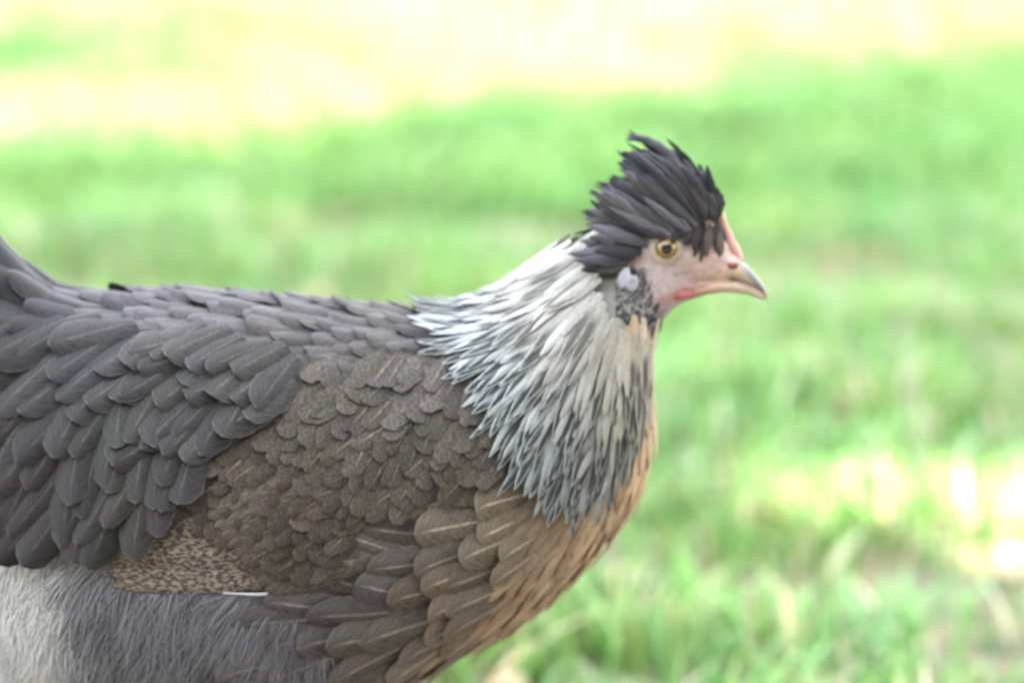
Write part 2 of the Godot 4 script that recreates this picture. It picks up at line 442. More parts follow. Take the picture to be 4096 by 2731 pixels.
func build_litter():
	var r := RandomNumberGenerator.new()
	r.seed = 5
	var a := arrays()
	for k in 5:           # a curled dry leaf: a small cupped fan of faces
		for j in 5:
			var t := k / 4.0
			var x := (j - 2) / 2.0
			var w := 0.010 * sin(PI * clampf(t * 0.9 + 0.08, 0, 1))
			a.v.append(Vector3(x * w, 0.004 * x * x + 0.005 * sin(t * 3.0), (t - 0.5) * 0.04))
			a.n.append(Vector3(-0.4 * x, 1, 0).normalized())
			a.c.append(Color(1, 1, 1))
			a.t.append(Vector2(x, t))
	for k in 4:
		for j in 4:
			var o := k * 5 + j
			a.i.append_array([o, o + 1, o + 5, o + 1, o + 6, o + 5])
	var spots := []
	var tints := []
	for k in 300:
		var p := Vector3(r.randf_range(-0.9, 0.9), r.randf_range(0.006, 0.022), r.randf_range(-2.4, 0.3))
		var b := Basis.from_euler(Vector3(r.randf_range(-0.6, 0.6), r.randf() * TAU, r.randf_range(-0.6, 0.6))).scaled(Vector3.ONE * r.randf_range(0.35, 0.9))
		spots.append(Transform3D(b, p))
		tints.append(Color(0.27, 0.18, 0.10).lerp(Color(0.38, 0.29, 0.19), r.randf()))
	scatter("leaf_litter", mesh_of(a, mats.dry_leaf), spots, tints, "dry tan leaf bits lying in the lawn grass", "leaf litter")

func build_tree():
	var r := RandomNumberGenerator.new()
	r.seed = 21
	var tree := Node3D.new()
	tree.name = "shade_tree"
	tree.position = Vector3(3.9, 0, 2.85)
	tag(tree, "broad leafy shade tree standing on the lawn beside the hen", "tree")
	add_child(tree)
	var s := SUN_TO.normalized()
	var centre := Vector3(0, 3.8, 0)
	var brown := [Color(0.11, 0.085, 0.06)]
	put("trunk", tube([Vector3(0, -0.1, 0), Vector3(0.02, 0.25, 0), Vector3(0.05, 1.0, 0.03), Vector3(-0.03, 2.0, 0), Vector3(0, 3.4, 0.05), Vector3(0.05, 5.2, 0)], [0.30, 0.22, 0.18, 0.15, 0.10, 0.03], brown, 14), mats.bark, tree)
	var ends := []
	for k in 15:
		var an := k * 2.4 + 0.3
		var e := Vector3(cos(an) * r.randf_range(1.2, 2.2), r.randf_range(-1.2, 1.4), sin(an) * r.randf_range(1.2, 2.2)) + centre
		ends.append(e)
	# two long limbs that reach past the crown; their leaves shade spots of the sunlit lawn
	var far := []
	for g in [Vector3(-0.68, 0, -3.70), Vector3(-0.50, 0, -3.68), Vector3(-0.38, 0, -3.84), Vector3(-0.88, 0, -3.68)]:
		far.append(g + s * (4.2 / s.y) - tree.position)
	ends.append_array([far[0], far[2]])
	for e in ends:
		var b := Vector3(0, r.randf_range(1.4, 2.8), 0)
		var mid: Vector3 = b.lerp(e, 0.5) + Vector3(0, 0.25, 0)
		put("limb", tube([b, mid, e], [0.07, 0.045, 0.012], brown, 7), mats.bark, tree)
	var a := arrays()
	for k in 9:
		var base := Vector3(r.randfn(), r.randfn() * 0.7, r.randfn()) * 0.10
		var t := Basis.from_euler(Vector3(r.randf_range(-1.0, 1.0), r.randf() * TAU, r.randf_range(-0.7, 0.7)))
		var o: int = a.v.size()
		var c := Color(0.05, 0.11, 0.022).lerp(Color(0.09, 0.15, 0.03), r.randf())
		for q in [[0.0, 0.0], [0.030, 0.035], [0.034, 0.07], [0.0, 0.125], [-0.034, 0.07], [-0.030, 0.035]]:
			a.v.append(base + t * Vector3(q[0], absf(q[0]) * 0.3, q[1]))
			a.n.append(t * Vector3(0, 1, 0))
			a.c.append(c)
			a.t.append(Vector2.ZERO)
		a.i.append_array([o, o + 1, o + 5, o + 1, o + 2, o + 4, o + 1, o + 4, o + 5, o + 2, o + 3, o + 4])
	var me := mesh_of(a, mats.tree_leaf)
	leaf_sprig = me
	# gaps between the leaves through which the sun reaches the lawn beside the hen
	var gaps := [[Vector3(0.40, 0, -0.84), 0.16], [Vector3(0.27, 0, -0.92), 0.10], [Vector3(0.15, 0, -0.88), 0.03]]
	var spots := []
	var tints := []
	var along := Vector3(SUN_TO.x, 0, SUN_TO.z).normalized()
	var broad := Vector3(along.z, 0, -along.x)
	var core := (Vector3(-0.05, 0.25, 0.0) + s * 5.4 - tree.position)      # the thick middle of the crown, between the sun and the hen
	var core2 := Vector3(0.42, 0, -1.55) + s * 5.4 - tree.position
	while spots.size() < 7800:
		var d := Vector3(r.randfn(), r.randfn(), r.randfn()).normalized()
		var rad := pow(r.randf(), 0.42)
		var lump_size := 1.0 + 0.14 * noise.get_noise_3d(d.x * 2.0, d.y * 2.0, d.z * 2.0)
		d *= rad * lump_size
		var p := centre + along * d.x * 2.0 + Vector3.UP * d.y * 2.0 + broad * d.z * 3.15
		var off := p - core
		var away := (off - s * off.dot(s)).length()
		var off2 := p - core2
		if minf(away, (off2 - s * off2.dot(s)).length() - 0.15) > 0.75 and r.randf() < THIN: continue
		if p.y < 1.7: continue
		var ok := true
		for g in gaps:
			var v: Vector3 = p + tree.position - g[0]
			if (v - s * v.dot(s)).length() < g[1] + 0.13: ok = false
		if not ok: continue
		spots.append(Transform3D(Basis.from_euler(Vector3(r.randf_range(-0.8, 0.8), r.randf() * TAU, r.randf_range(-0.8, 0.8))).scaled(Vector3.ONE * r.randf_range(0.8, 1.3)), p))
	for k in far.size():
		for j in [5, 3, 4, 4][k]:
			var p: Vector3 = far[k] + Vector3(r.randfn(), r.randfn(), r.randfn()) * 0.11
			spots.append(Transform3D(Basis.from_euler(Vector3(r.randf_range(-0.8, 0.8), r.randf() * TAU, 0)), p))
	for k in spots.size():
		var g := r.randf_range(0.8, 1.2)
		tints.append(Color(g, g, g))
	var crown := scatter("crown", me, spots, tints, "", "", tree)
	crown.set_meta("kind", "stuff")

func build_hedge():
	var r := RandomNumberGenerator.new()
	r.seed = 8
	var hedge := Node3D.new()
	hedge.name = "hedge"
	hedge.position = Vector3(0, 0, 5.6)
	tag(hedge, "tall dense green hedge closing the lawn behind the camera", "hedge")
	add_child(hedge)
	for k in 13:
		put("stem", tube([Vector3(k - 6.0, -0.05, 0), Vector3(k - 5.95, 1.2, 0.05), Vector3(k - 6.05, 2.6, 0)], [0.05, 0.035, 0.01], [Color(0.10, 0.08, 0.06)], 7), mats.bark, hedge)
	var spots := []
	var tints := []
	for k in 5200:
		var x := r.randf_range(-6.6, 6.6)
		var top := 3.0 + 0.25 * noise.get_noise_1d(x * 1.5)
		spots.append(Transform3D(Basis.from_euler(Vector3(r.randf_range(-0.8, 0.8), r.randf() * TAU, r.randf_range(-0.8, 0.8))).scaled(Vector3.ONE * r.randf_range(1.0, 1.6)), Vector3(x, r.randf_range(0.05, top), r.randfn() * 0.28)))
		var g := r.randf_range(0.7, 1.1)
		tints.append(Color(g, g, g))
	scatter("foliage", leaf_sprig, spots, tints, "", "", hedge).set_meta("kind", "stuff")

# ------------------------------------------------------------------ the hen's body
const THIN := 0.36
const CELL := 0.003
const LOW := Vector2(-0.285, 0.075)
const NX := 131
const NY := 93
var q := PackedFloat32Array()
var qx := PackedFloat32Array()
var qy := PackedFloat32Array()

func inflate():
	# the side outline filled like a cushion: the square of the half width at every point of the side view
	var pts: Array[Vector2] = []
	for k in range(0, OUTLINE.size(), 2): pts.append(Vector2(OUTLINE[k], OUTLINE[k + 1]) * 0.001)
	var poly := PackedVector2Array()
	var m := pts.size()
	for k in m:
		for j in 4:
			poly.append(pts[k].cubic_interpolate(pts[(k + 1) % m], pts[(k + m - 1) % m], pts[(k + 2) % m], j / 4.0))
	q.resize(NX * NY)
	var phi := PackedFloat32Array()
	phi.resize(NX * NY)
	var cells := PackedInt32Array()
	for j in range(1, NY - 1):
		for i in range(1, NX - 1):
			if Geometry2D.is_point_in_polygon(LOW + Vector2(i, j) * CELL, poly): cells.append(j * NX + i)
	var hh := CELL * CELL
	for k in 300:
		for c in cells:
			phi[c] += 1.93 * ((phi[c - 1] + phi[c + 1] + phi[c - NX] + phi[c + NX] + hh) * 0.25 - phi[c])
	var inside := {}
	for c in cells: inside[c] = true
	for j in NY:
		for i in NX:
			var c := j * NX + i
			var p := LOW + Vector2(i, j) * CELL
			if inside.has(c):
				var w := 0.80 * (1.0 - 0.38 * smoothstep(0.283, 0.313, p.y))
				q[c] = w * w * 2.0 * phi[c]
			else:
				var d := 1.0
				for k in range(0, poly.size(), 2):
					d = minf(d, p.distance_squared_to(Geometry2D.get_closest_point_to_segment(p, poly[k], poly[(k + 2) % poly.size()])))
				q[c] = -0.05 * sqrt(d)
	qx.resize(NX * NY)
	qy.resize(NX * NY)
	for j in range(1, NY - 1):
		for i in range(1, NX - 1):
			var c := j * NX + i
			qx[c] = (q[c + 1] - q[c - 1]) / (2.0 * CELL)
			qy[c] = (q[c + NX] - q[c - NX]) / (2.0 * CELL)

func look(f: PackedFloat32Array, x: float, y: float) -> float:
	var i := clampf((x - LOW.x) / CELL, 1.0, NX - 2.01)
	var j := clampf((y - LOW.y) / CELL, 1.0, NY - 2.01)
	var a := int(i)
	var b := int(j)
	i -= a
	j -= b
	var o := b * NX + a
	return lerpf(lerpf(f[o], f[o + 1], i), lerpf(f[o + NX], f[o + NX + 1], i), j)

func slope(p: Vector3) -> Vector3:
	return Vector3(-look(qx, p.x, p.y), -look(qy, p.x, p.y), 2.0 * p.z)

func onto(p: Vector3) -> Vector3:
	for k in 3:
		var g := slope(p)
		p -= g * (p.z * p.z - look(q, p.x, p.y)) / maxf(g.length_squared(), 1e-6)
	return p

func flank(x: float, y: float) -> Vector3:
	return onto(Vector3(x, y, sqrt(maxf(look(q, x, y), 0.0))))

func body_field(p: Vector3) -> float:
	return (p.z * p.z - look(q, p.x, p.y)) * 10.0

func ball(p: Vector3, c: Vector3, r: Vector3) -> float:
	var k := ((p - c) / r).length()
	return (k - 1.0) * minf(r.x, minf(r.y, r.z))

func rod(p: Vector3, a: Vector3, ra: float, b: Vector3, rb: float) -> float:
	var t := clampf((p - a).dot(b - a) / (b - a).length_squared(), 0, 1)
	return (p - a.lerp(b, t)).length() - lerpf(ra, rb, t)

func soft(a: float, b: float, k: float) -> float:
	var h := maxf(k - absf(a - b), 0.0) / k
	return minf(a, b) - h * h * k * 0.25

func head_field(p: Vector3) -> float:
	p = Vector3(p.x * 1000.0, p.y * 1000.0, absf(p.z) * 1000.0)
	var d := ball(p, Vector3(56, 319, 0), Vector3(20, 14.5, 13.5))
	d = soft(d, ball(p, Vector3(70, 315, 0), Vector3(19, 11.5, 11)), 6)
	d = soft(d, ball(p, Vector3(57, 304, 0), Vector3(14.5, 13, 12.5)), 6)
	d = soft(d, rod(p, Vector3(63, 301, 0), 8.5, Vector3(86, 305, 0), 5.4), 5)
	d = soft(d, rod(p, Vector3(53, 301, 0), 12.0, Vector3(43, 272, 0), 17.0), 8)
	d = soft(d, rod(p, Vector3(80, 312, 0), 8.2, Vector3(91, 310, 0), 5.6), 4)
	d = soft(d, ball(p, Vector3(80, 321, 0), Vector3(9.5, 12.5, 6.5)), 4)
	# the rim of the eye and the line behind the mouth
	var e := Vector2(p.x - 64.2, p.y - 319.5).length()
	d -= 0.9 * exp(-pow((e - 5.6) / 1.3, 2.0)) * smoothstep(4.0, 9.0, p.z)
	d += 1.4 * exp(-pow(e / 3.4, 2.0)) * smoothstep(4.0, 9.0, p.z)
	var my := 303.9 + 1.2 * smoothstep(74.0, 86.0, p.x)
	d += 0.7 * exp(-pow((p.y - my) / 0.8, 2.0)) * smoothstep(72.0, 78.0, p.x)
	d += 0.45 * noise.get_noise_3d(p.x * 0.35, p.y * 0.35, p.z * 0.35)
	return d * 0.001

func head_paint(p: Vector3) -> Color:
	var m := p * 1000.0
	var n := noise.get_noise_3d(m.x * 0.22, m.y * 0.22, m.z * 0.22)
	var n2 := noise.get_noise_3d(m.x * 0.8 + 40.0, m.y * 0.8, m.z * 0.8)
	var c := Color(0.335, 0.262, 0.245)
	c = c.lerp(Color(0.40, 0.27, 0.225), clampf(smoothstep(66.0, 82.0, m.x) + n * 0.6, 0, 1))
	# yellower towards the gape, redder at the mouth corner, slate skin behind and below the eye
	c = c.lerp(Color(0.4356, 0.3036, 0.1848), smoothstep(78.0, 90.0, m.x) * smoothstep(312.0, 305.0, m.y) * 0.8)
	var red := exp(-pow((m.x - 71.0) / 8.0, 2.0) - pow((m.y - 299.6 - (m.x - 71.0) * 0.25) / 2.6, 2.0))
	c = c.lerp(Color(0.33, 0.1056, 0.0858), clampf(red * 0.95 + n2 * 0.1, 0, 1))
	var slate := smoothstep(62.0, 50.0, m.x + n * 8.0) * smoothstep(314.0, 304.0, m.y + n * 6.0)
	slate = maxf(slate, smoothstep(300.0, 291.0, m.y + n * 5.0) * smoothstep(70.0, 60.0, m.x))
	c = c.lerp(Color(0.132, 0.1122, 0.1155), clampf(slate * (0.8 + n2), 0, 0.95))
	var e := Vector2(m.x - 64.2, m.y - 319.5).length()
	c = c.lerp(Color(0.3432, 0.297, 0.1848), exp(-pow((e - 5.4) / 1.0, 2.0)) * 0.85)
	c = c.lerp(Color(0.231, 0.1584, 0.132), exp(-pow((e - 7.2) / 0.7, 2.0)) * 0.4)
	if m.x < 47.0: c = c.lerp(Color(0.099, 0.0924, 0.0924), smoothstep(47.0, 42.0, m.x))
	return c * (1.0 + 0.22 * n2)

func body_paint(p: Vector3) -> Color:
	if p.x < -0.17 and p.y < 0.2: return Color(0.33, 0.33, 0.3168)
	if p.x > 0.0: return Color(0.1584, 0.1452, 0.1254)
	return Color(0.066, 0.0627, 0.0627)

# ------------------------------------------------------------------ feathers
const ROWS := [0.0, 0.2, 0.4, 0.58, 0.74, 0.87, 0.955, 1.0]
const ACROSS := [-1.0, -0.87, -0.5, -0.08, 0.0, 0.08, 0.5, 0.87, 1.0]

# a vane along a line of points with normals; look says how it is dyed
func vane(line: Array, normals: Array, width: float, camber: float, lookd: Dictionary) -> Dictionary:
	var a := arrays()
	var rows := line.size()
	var cols := ACROSS.size()
	var pointed: float = lookd.get("pointed", 0.0)
	var base: Color = lookd.color
	var edge: Color = lookd.get("edge", base)
	var shaft: Color = lookd.get("shaft", base)
	var streak: float = lookd.get("streak", 0.0)
	var dark: Color = lookd.get("dark", Color(0.0132, 0.0145, 0.0158))
	for k in rows:
		var t: float = ROWS[k]
		var d: Vector3 = ((line[mini(k + 1, rows - 1)] as Vector3) - (line[maxi(k - 1, 0)] as Vector3)).normalized()
		var n: Vector3 = normals[k]
		var side := n.cross(d).normalized()
		var round_w := 1.0 if t < 0.55 else sqrt(maxf(0.0, 1.0 - pow((t - 0.55) / 0.45, 2.2)))
		round_w *= lerpf(0.45, 1.0, smoothstep(0.0, 0.4, t))
		var lance := sin(PI * pow(clampf(t * 0.93 + 0.07, 0, 1), 0.8)) if t < 0.999 else 0.0
		var w := width * 0.5 * lerpf(round_w, lance, pointed)
		var ragged: float = lookd.get("ragged", 0.05)
		for j in cols:
			var x: float = ACROSS[j]
			var xx := x
			if absf(x) > 0.9: xx *= 1.0 + rng.randf_range(-ragged, ragged)
			var p: Vector3 = line[k] + side * xx * w - n * camber * w * x * x
			if j == 4: p += n * 0.00010
			a.v.append(p)
			var c := base
			if absf(x) > 0.9 or t > 0.97: c = edge
			elif absf(x) < 0.05: c = shaft.lerp(base, smoothstep(0.75, 1.0, t))
			if streak > 0.0:
				var inner := smoothstep(0.86, 0.36, absf(x)) * smoothstep(lookd.from - 0.2, lookd.from, t) * smoothstep(0.99, 0.9, t)
				if absf(x) < 0.05: inner *= 0.7
				c = c.lerp(dark, inner * streak)
			a.c.append(c)
			a.t.append(Vector2(x * 0.5 + 0.5, t) + lookd.get("shift", Vector2.ZERO))
	a.n.resize(a.v.size())
	for k in rows:
		var dv: Vector3 = ((line[mini(k + 1, rows - 1)] as Vector3) - (line[maxi(k - 1, 0)] as Vector3)).normalized()
		var n: Vector3 = normals[k]
		n = (n - dv * n.dot(dv)).normalized()
		var side := n.cross(dv).normalized()
		for j in cols: a.n[k * cols + j] = (n + side * 2.0 * camber * float(ACROSS[j])).normalized()
	for k in rows - 1:
		for j in cols - 1:
			var o := k * cols + j
			a.i.append_array([o, o + 1, o + cols, o + 1, o + cols + 1, o + cols])
	return a

# a feather that lies along the body from its root
func laid_feather(root: Vector3, dir: Vector3, length: float, width: float, lift0: float, lift1: float, camber: float, bend: float, lookd: Dictionary) -> Dictionary:
	var rows := ROWS.size()
	var line := []
	var normals := []
	var p := onto(root)
	var d := dir
	var curl: float = lookd.get("curl", 0.0)
	var twist: float = lookd.get("twist", 0.0)
	for k in rows:
		var t: float = ROWS[k]
		var n := slope(p).normalized()
		d = (d - n * d.dot(n)).normalized()
		var up := curl * maxf(0.0, t - 0.62) * maxf(0.0, t - 0.62) * 7.0
		line.append(p + n * (lift0 + lift1 * t + up))
		normals.append((n - d * (lift1 / length * 0.5 + curl * maxf(0.0, t - 0.62) * 14.0 / length)).normalized().rotated(d, twist * t))
		d = d.rotated(n, bend / rows)
		if k < rows - 1: p = onto(p + d * length * (ROWS[k + 1] - t))
	return vane(line, normals, width, camber, lookd)

# a feather in the open along a bent line
func free_feather(a: Vector3, b: Vector3, c: Vector3, normal: Vector3, width: float, camber: float, lookd: Dictionary) -> Dictionary:
	var rows := ROWS.size()
	var line := []
	var normals := []
	for k in rows:
		var t: float = ROWS[k]
		line.append(a.lerp(b, t).lerp(b.lerp(c, t), t))
		var d := (b - a).lerp(c - b, t).normalized()
		normals.append((normal - d * normal.dot(d)).normalized())
	return vane(line, normals, width, camber, lookd)

func guided(guides: Array, x: float, y: float) -> Array:
	# the guides near a root mixed by distance: lie as a direction, then length, width, dye
	var sum := 0.0
	var dir := Vector2.ZERO
	var rest := [0.0, 0.0, 0.0, 0.0, 0.0]
	for g in guides:
		var w: float = 1.0 / (pow((g[0] - x) * (g[0] - x) + (g[1] - y) * (g[1] - y), 1.5) + 60.0)
		sum += w
		dir += Vector2.from_angle(deg_to_rad(g[2])) * w
		for k in 5: rest[k] += g[3 + k] * w
	for k in 5: rest[k] /= sum
	return [dir.normalized(), rest[0], rest[1], Color(rest[2], rest[3], rest[4])]

func tract(called: String, parent: Node, far: Dictionary, along: float, across: float, style: Callable, m: Material, most := 300):
	var data: Dictionary = PLUMAGE[called]
	var poly := PackedVector2Array()
	var lo := Vector2(1e9, 1e9)
	var hi := -lo
	for k in range(0, data.region.size(), 2):
		var p := Vector2(data.region[k], data.region[k + 1])
		poly.append(p)
		lo = lo.min(p)
		hi = hi.max(p)
	var roots := []
	for k in 7000:
		var p := Vector2(rng.randf_range(lo.x, hi.x), rng.randf_range(lo.y, hi.y))
		if not Geometry2D.is_point_in_polygon(p, poly): continue
		var clear := true
		for r in roots:
			var d: Vector2 = p - r[0]
			if absf(d.x) > 30.0 or absf(d.y) > 30.0: continue
			var g0: Array = r[1]
			var u: float = d.dot(g0[0]) / (along * g0[1])
			var v: float = d.dot(g0[0].orthogonal()) / (across * g0[2])
			if u * u + v * v < 1.0:
				clear = false
				break
		if clear: roots.append([p, guided(data.guides, p.x, p.y)])
	var made := 0
	for r in roots:
		var g: Array = r[1]
		var p: Vector2 = r[0] * 0.001
		var s: Dictionary = style.call(r[0], g)
		var turn: float = rng.randfn() * s.get("stray", 0.07)
		var d2: Vector2 = g[0].rotated(turn)
		var size := rng.randf_range(0.78, 1.2)
		var root := flank(p.x, p.y)
		root = onto(root - Vector3(d2.x, d2.y, 0) * g[1] * 0.0005 * size * s.get("back", 0.7))
		var fe := laid_feather(root, Vector3(d2.x, d2.y, 0), g[1] * 0.001 * size, g[2] * 0.001 * rng.randf_range(0.82, 1.2), data.lift * 0.001 + s.lift0, s.lift1 * rng.randf_range(0.8, 1.25), s.camber, s.get("bend", 0.0) + rng.randfn() * 0.08, s)
		join(far, fe, true)
		made += 1
		if made <= most: put(called, fe, m, parent, root)
		else: join(far, fe)

func build_hen():
	inflate()
	hen = Node3D.new()
	hen.name = "hen"
	tag(hen, "grey crested hen with silver neck and tan breast standing in the shade", "hen")
	add_child(hen)
	hen.position = HEN_AT
	var skin := nets(body_field, body_paint, Vector3(-0.285, 0.085, -0.072), Vector3(0.10, 0.345, 0.072), 0.005)
	var face := nets(head_field, head_paint, Vector3(0.030, 0.270, -0.018), Vector3(0.101, 0.338, 0.018), 0.00115)
	join(skin, face)
	shift(skin)
	put("body", skin, mats.face_skin, hen)
	plumage()
	down()
	crest()
	head_parts()
	legs_and_tail()

func shift(a: Dictionary):
	for k in a.v.size(): a.v[k] -= HEN_AT

func pale(c: Color, k: float, warm := 1.0) -> Color:
	return Color(minf(c.r * k, 0.85), minf(c.g * k / sqrt(warm), 0.85), minf(c.b * k / warm, 0.85))

func plumage():
	var far := arrays()
	var speckled := arrays()
	var scale_look := func(p: Vector2, g: Array):
		var c: Color = pale(g[3], rng.randf_range(0.80, 1.18), rng.randf_range(1.0, 1.05))
		var ridge := smoothstep(296.0, 284.0, p.y)       # the feathers lie flatter along the back
		return {"color": c, "edge": pale(c, 1.8, 1.02), "shaft": pale(c, 1.5, 1.06), "lift0": 0.0, "lift1": 0.0030, "camber": 0.36, "curl": rng.randf_range(-0.0004, 0.0016) * ridge, "twist": rng.randfn() * 0.16}
	var saddle_look := func(p: Vector2, g: Array):
		var s: Dictionary = scale_look.call(p, g)
		s.lift1 = 0.0045
		s.camber = 0.38
		s.edge = pale(s.color, 2.3, 1.05)
		s.shaft = pale(s.color, 2.2, 1.10)
		s.stray = 0.13
		s.bend = rng.randfn() * 0.22
		s.ragged = 0.09
		return s
	var wing_look := func(p: Vector2, g: Array):
		var s: Dictionary = scale_look.call(p, g)
		s.edge = pale(s.color, 1.03, 1.05)
		s.shaft = pale(s.color, 2.8 if rng.randf() < 0.4 else 1.2, 1.15)
		s.lift1 = 0.002
		s.camber = 0.16
		s.stray = 0.16
		s.ragged = 0.22
		return s
	var flank_look := func(p: Vector2, g: Array):
		var s: Dictionary = scale_look.call(p, g)
		s.shaft = pale(s.color, 3.0, 1.06)
		s.edge = pale(s.color, 1.3, 1.03)
		s.camber = 0.28
		s.lift1 = 0.004
		s.bend = rng.randf_range(-0.1, 0.25)
		return s
	var breast_look := func(p: Vector2, g: Array):
		var s: Dictionary = scale_look.call(p, g)
		if rng.randf() < 0.2: s.color = pale(s.color, 0.75, 1.1)
		s.shaft = pale(s.color, 1.25, 1.03)
		s.edge = pale(s.color, 0.95, 1.05)
		s.pointed = 0.6
		s.lift1 = 0.0018
		s.camber = 0.25
		s.curl = 0.0
		return s
	var hackle_look := func(p: Vector2, g: Array):
		var s: Dictionary = scale_look.call(p, g)
		var low := smoothstep(306.0, 268.0, p.y + (p.x - 20.0) * 0.25)
		var k := rng.randf()
		s.streak = clampf(0.75 + low * 0.5, 0.0, 1.0) if k < 0.32 + 0.40 * low else rng.randf() * 0.15
		s.from = rng.randf_range(0.35, 0.75)
		s.edge = pale(s.color, 1.06)
		s.shaft = pale(s.color, 0.95)
		s.curl = 0.0
		s.pointed = 0.7
		s.lift1 = 0.0035
		s.camber = 0.30
		s.stray = 0.09
		s.back = 0.3
		s.ragged = 0.1
		return s
	var tail_look := func(p: Vector2, g: Array):
		var s: Dictionary = scale_look.call(p, g)
		s.lift1 = 0.006
		return s
	for job in [["flank_feather", 0.34, 0.48, flank_look, "feather"], ["breast_feather", 0.26, 0.40, breast_look, "feather"], ["wing_covert", 0.28, 0.42, wing_look, "mottled_feather"], ["back_feather", 0.24, 0.38, scale_look, "feather"], ["tail_covert", 0.24, 0.36, tail_look, "feather"], ["saddle_feather", 0.25, 0.40, saddle_look, "feather"], ["hackle_feather", 0.14, 0.38, hackle_look, "feather"]]:
		var at := hen.get_child_count()
		tract(job[0], hen, speckled if job[4] == "mottled_feather" else far, job[1], job[2], job[3], mats[job[4]])
		for k in range(at, hen.get_child_count()): (hen.get_child(k) as Node3D).position -= HEN_AT
	flight_feathers(far)
	shift(far)
	shift(speckled)
	put("plumage", far, mats.feather, hen).set_meta("kind", "stuff")
	put("speckled_plumage", speckled, mats.mottled_feather, hen).set_meta("kind", "stuff")

func flight_feathers(far: Dictionary):
	# folded flight feathers that show under the saddle feathers: barred ones pointing back, brown ones ahead of them
	for k in 7:
		var y := lerpf(0.1905, 0.214, k / 6.0)
		var x := lerpf(-0.086, -0.094, k / 6.0)
		var c := Color(0.165, 0.142, 0.122) * rng.randf_range(0.85, 1.1)
		var fe := laid_feather(flank(x, y), Vector3(-1, lerpf(0.0, 0.06, k / 6.0), 0), 0.078, 0.0095, 0.0016 + 0.0003 * k, 0.002, 0.2, 0.03, {"color": c, "edge": pale(c, 0.55, 1.0), "shaft": pale(c, 1.25, 1.08), "shift": Vector2(k * 0.37, k * 0.23)})
		join(far, fe, true)
		var o := put("flight_feather", fe, mats.barred_feather, hen, flank(x, y))
		o.position -= HEN_AT
	for k in 9:
		var an := deg_to_rad(lerpf(193, 204, k / 8.0))
		var length := rng.randf_range(0.042, 0.050)
		var x := lerpf(-0.1015, -0.1235, k / 8.0) - cos(an) * length
		var y := lerpf(0.1885, 0.2165, k / 8.0) - sin(an) * length
		var c := Color(0.085, 0.070, 0.057) * rng.randf_range(0.9, 1.12)
		var fe := laid_feather(flank(x, y), Vector3(cos(an), sin(an), 0), length, 0.0105, 0.0034 + 0.0002 * k, 0.002, 0.2, 0.0, {"color": c, "edge": pale(c, 1.15, 1.1), "shaft": pale(c, 1.2, 1.15), "shift": Vector2(k * 0.37, k * 0.23)})
		join(far, fe, true)
		var o := put("flight_feather", fe, mats.mottled_feather, hen, flank(x, y))
		o.position -= HEN_AT
	var quill := [flank(-0.118, 0.1858) + Vector3(0, 0, 0.003), flank(-0.104, 0.1852) + Vector3(0, 0, 0.0035), flank(-0.093, 0.1856) + Vector3(0, 0, 0.003)]
	var bare := tube(quill, [0.0003, 0.0006, 0.0009], [Color(0.34, 0.33, 0.32)], 8)
	put("quill", local(bare), mats.horn, hen)

func strand(a: Dictionary, p: Vector3, d: Vector3, n: Vector3, length: float, w: float, droop: Vector3, c: Color):
	var o: int = a.v.size()
	for k in 4:
		var t := k / 3.0
		var at := p + d * length * t + droop * length * t * t
		var dd := (d + droop * 2.0 * t).normalized()
		var side := dd.cross(n).normalized()
		var ww: float = w * [0.8, 1.0, 0.7, 0.1][k] * 0.5
		for s in [-1.0, 1.0]:
			a.v.append(at + side * ww * s)
			a.n.append((n + side * s * 0.4).normalized())
			a.c.append(c)
			a.t.append(Vector2.ZERO)
	for k in 3:
		a.i.append_array([o + k * 2, o + k * 2 + 1, o + k * 2 + 2, o + k * 2 + 1, o + k * 2 + 3, o + k * 2 + 2])

func down():
	var a := arrays()
	var poly := PackedVector2Array([Vector2(-0.245, 0.215), Vector2(-0.205, 0.205), Vector2(-0.165, 0.196), Vector2(-0.13, 0.190), Vector2(-0.09, 0.182), Vector2(-0.075, 0.165), Vector2(-0.08, 0.112), Vector2(-0.16, 0.106), Vector2(-0.25, 0.140)])
	var got := 0
	while got < 20000:
		var x := rng.randf_range(-0.25, -0.072)
		var y := rng.randf_range(0.105, 0.216)
		if not Geometry2D.is_point_in_polygon(Vector2(x, y), poly): continue
		got += 1
		var p := flank(x, y)
		var n := slope(p).normalized()
		var f := noise.get_noise_2d(x * 45.0, y * 45.0)
		var an := deg_to_rad(238.0 + 50.0 * f + rng.randfn() * 14.0)
		var d := Vector3(cos(an), sin(an), 0)
		d = (d - n * d.dot(n)).normalized()
		d = (d + n * rng.randf_range(0.15, 0.5)).normalized()
		var white := smoothstep(-0.171, -0.186, x + 0.018 * f + (y - 0.17) * 0.25 + rng.randfn() * 0.003)
		var spot := smoothstep(0.0, 0.35, noise.get_noise_2d(x * 70.0 + 9.0, y * 70.0))
		var c := Color(0.165, 0.158, 0.168).lerp(Color(0.075, 0.07, 0.074), spot * 0.8)
		c = c.lerp(Color(0.4356, 0.429, 0.4092), white) * rng.randf_range(0.75, 1.2)
		strand(a, p, d, n, rng.randf_range(0.011, 0.024), rng.randf_range(0.0003, 0.0006), Vector3(0.05, -0.25, 0) - n * 0.25, c)
		if got % 2 == 0:
			strand(a, Vector3(p.x, p.y, -p.z), Vector3(d.x, d.y, -d.z), Vector3(n.x, n.y, -n.z), 0.015, 0.0012, Vector3(0, -0.25, 0), c)
	shift(a)
	put("belly_down", a, mats.down, hen).set_meta("kind", "stuff")

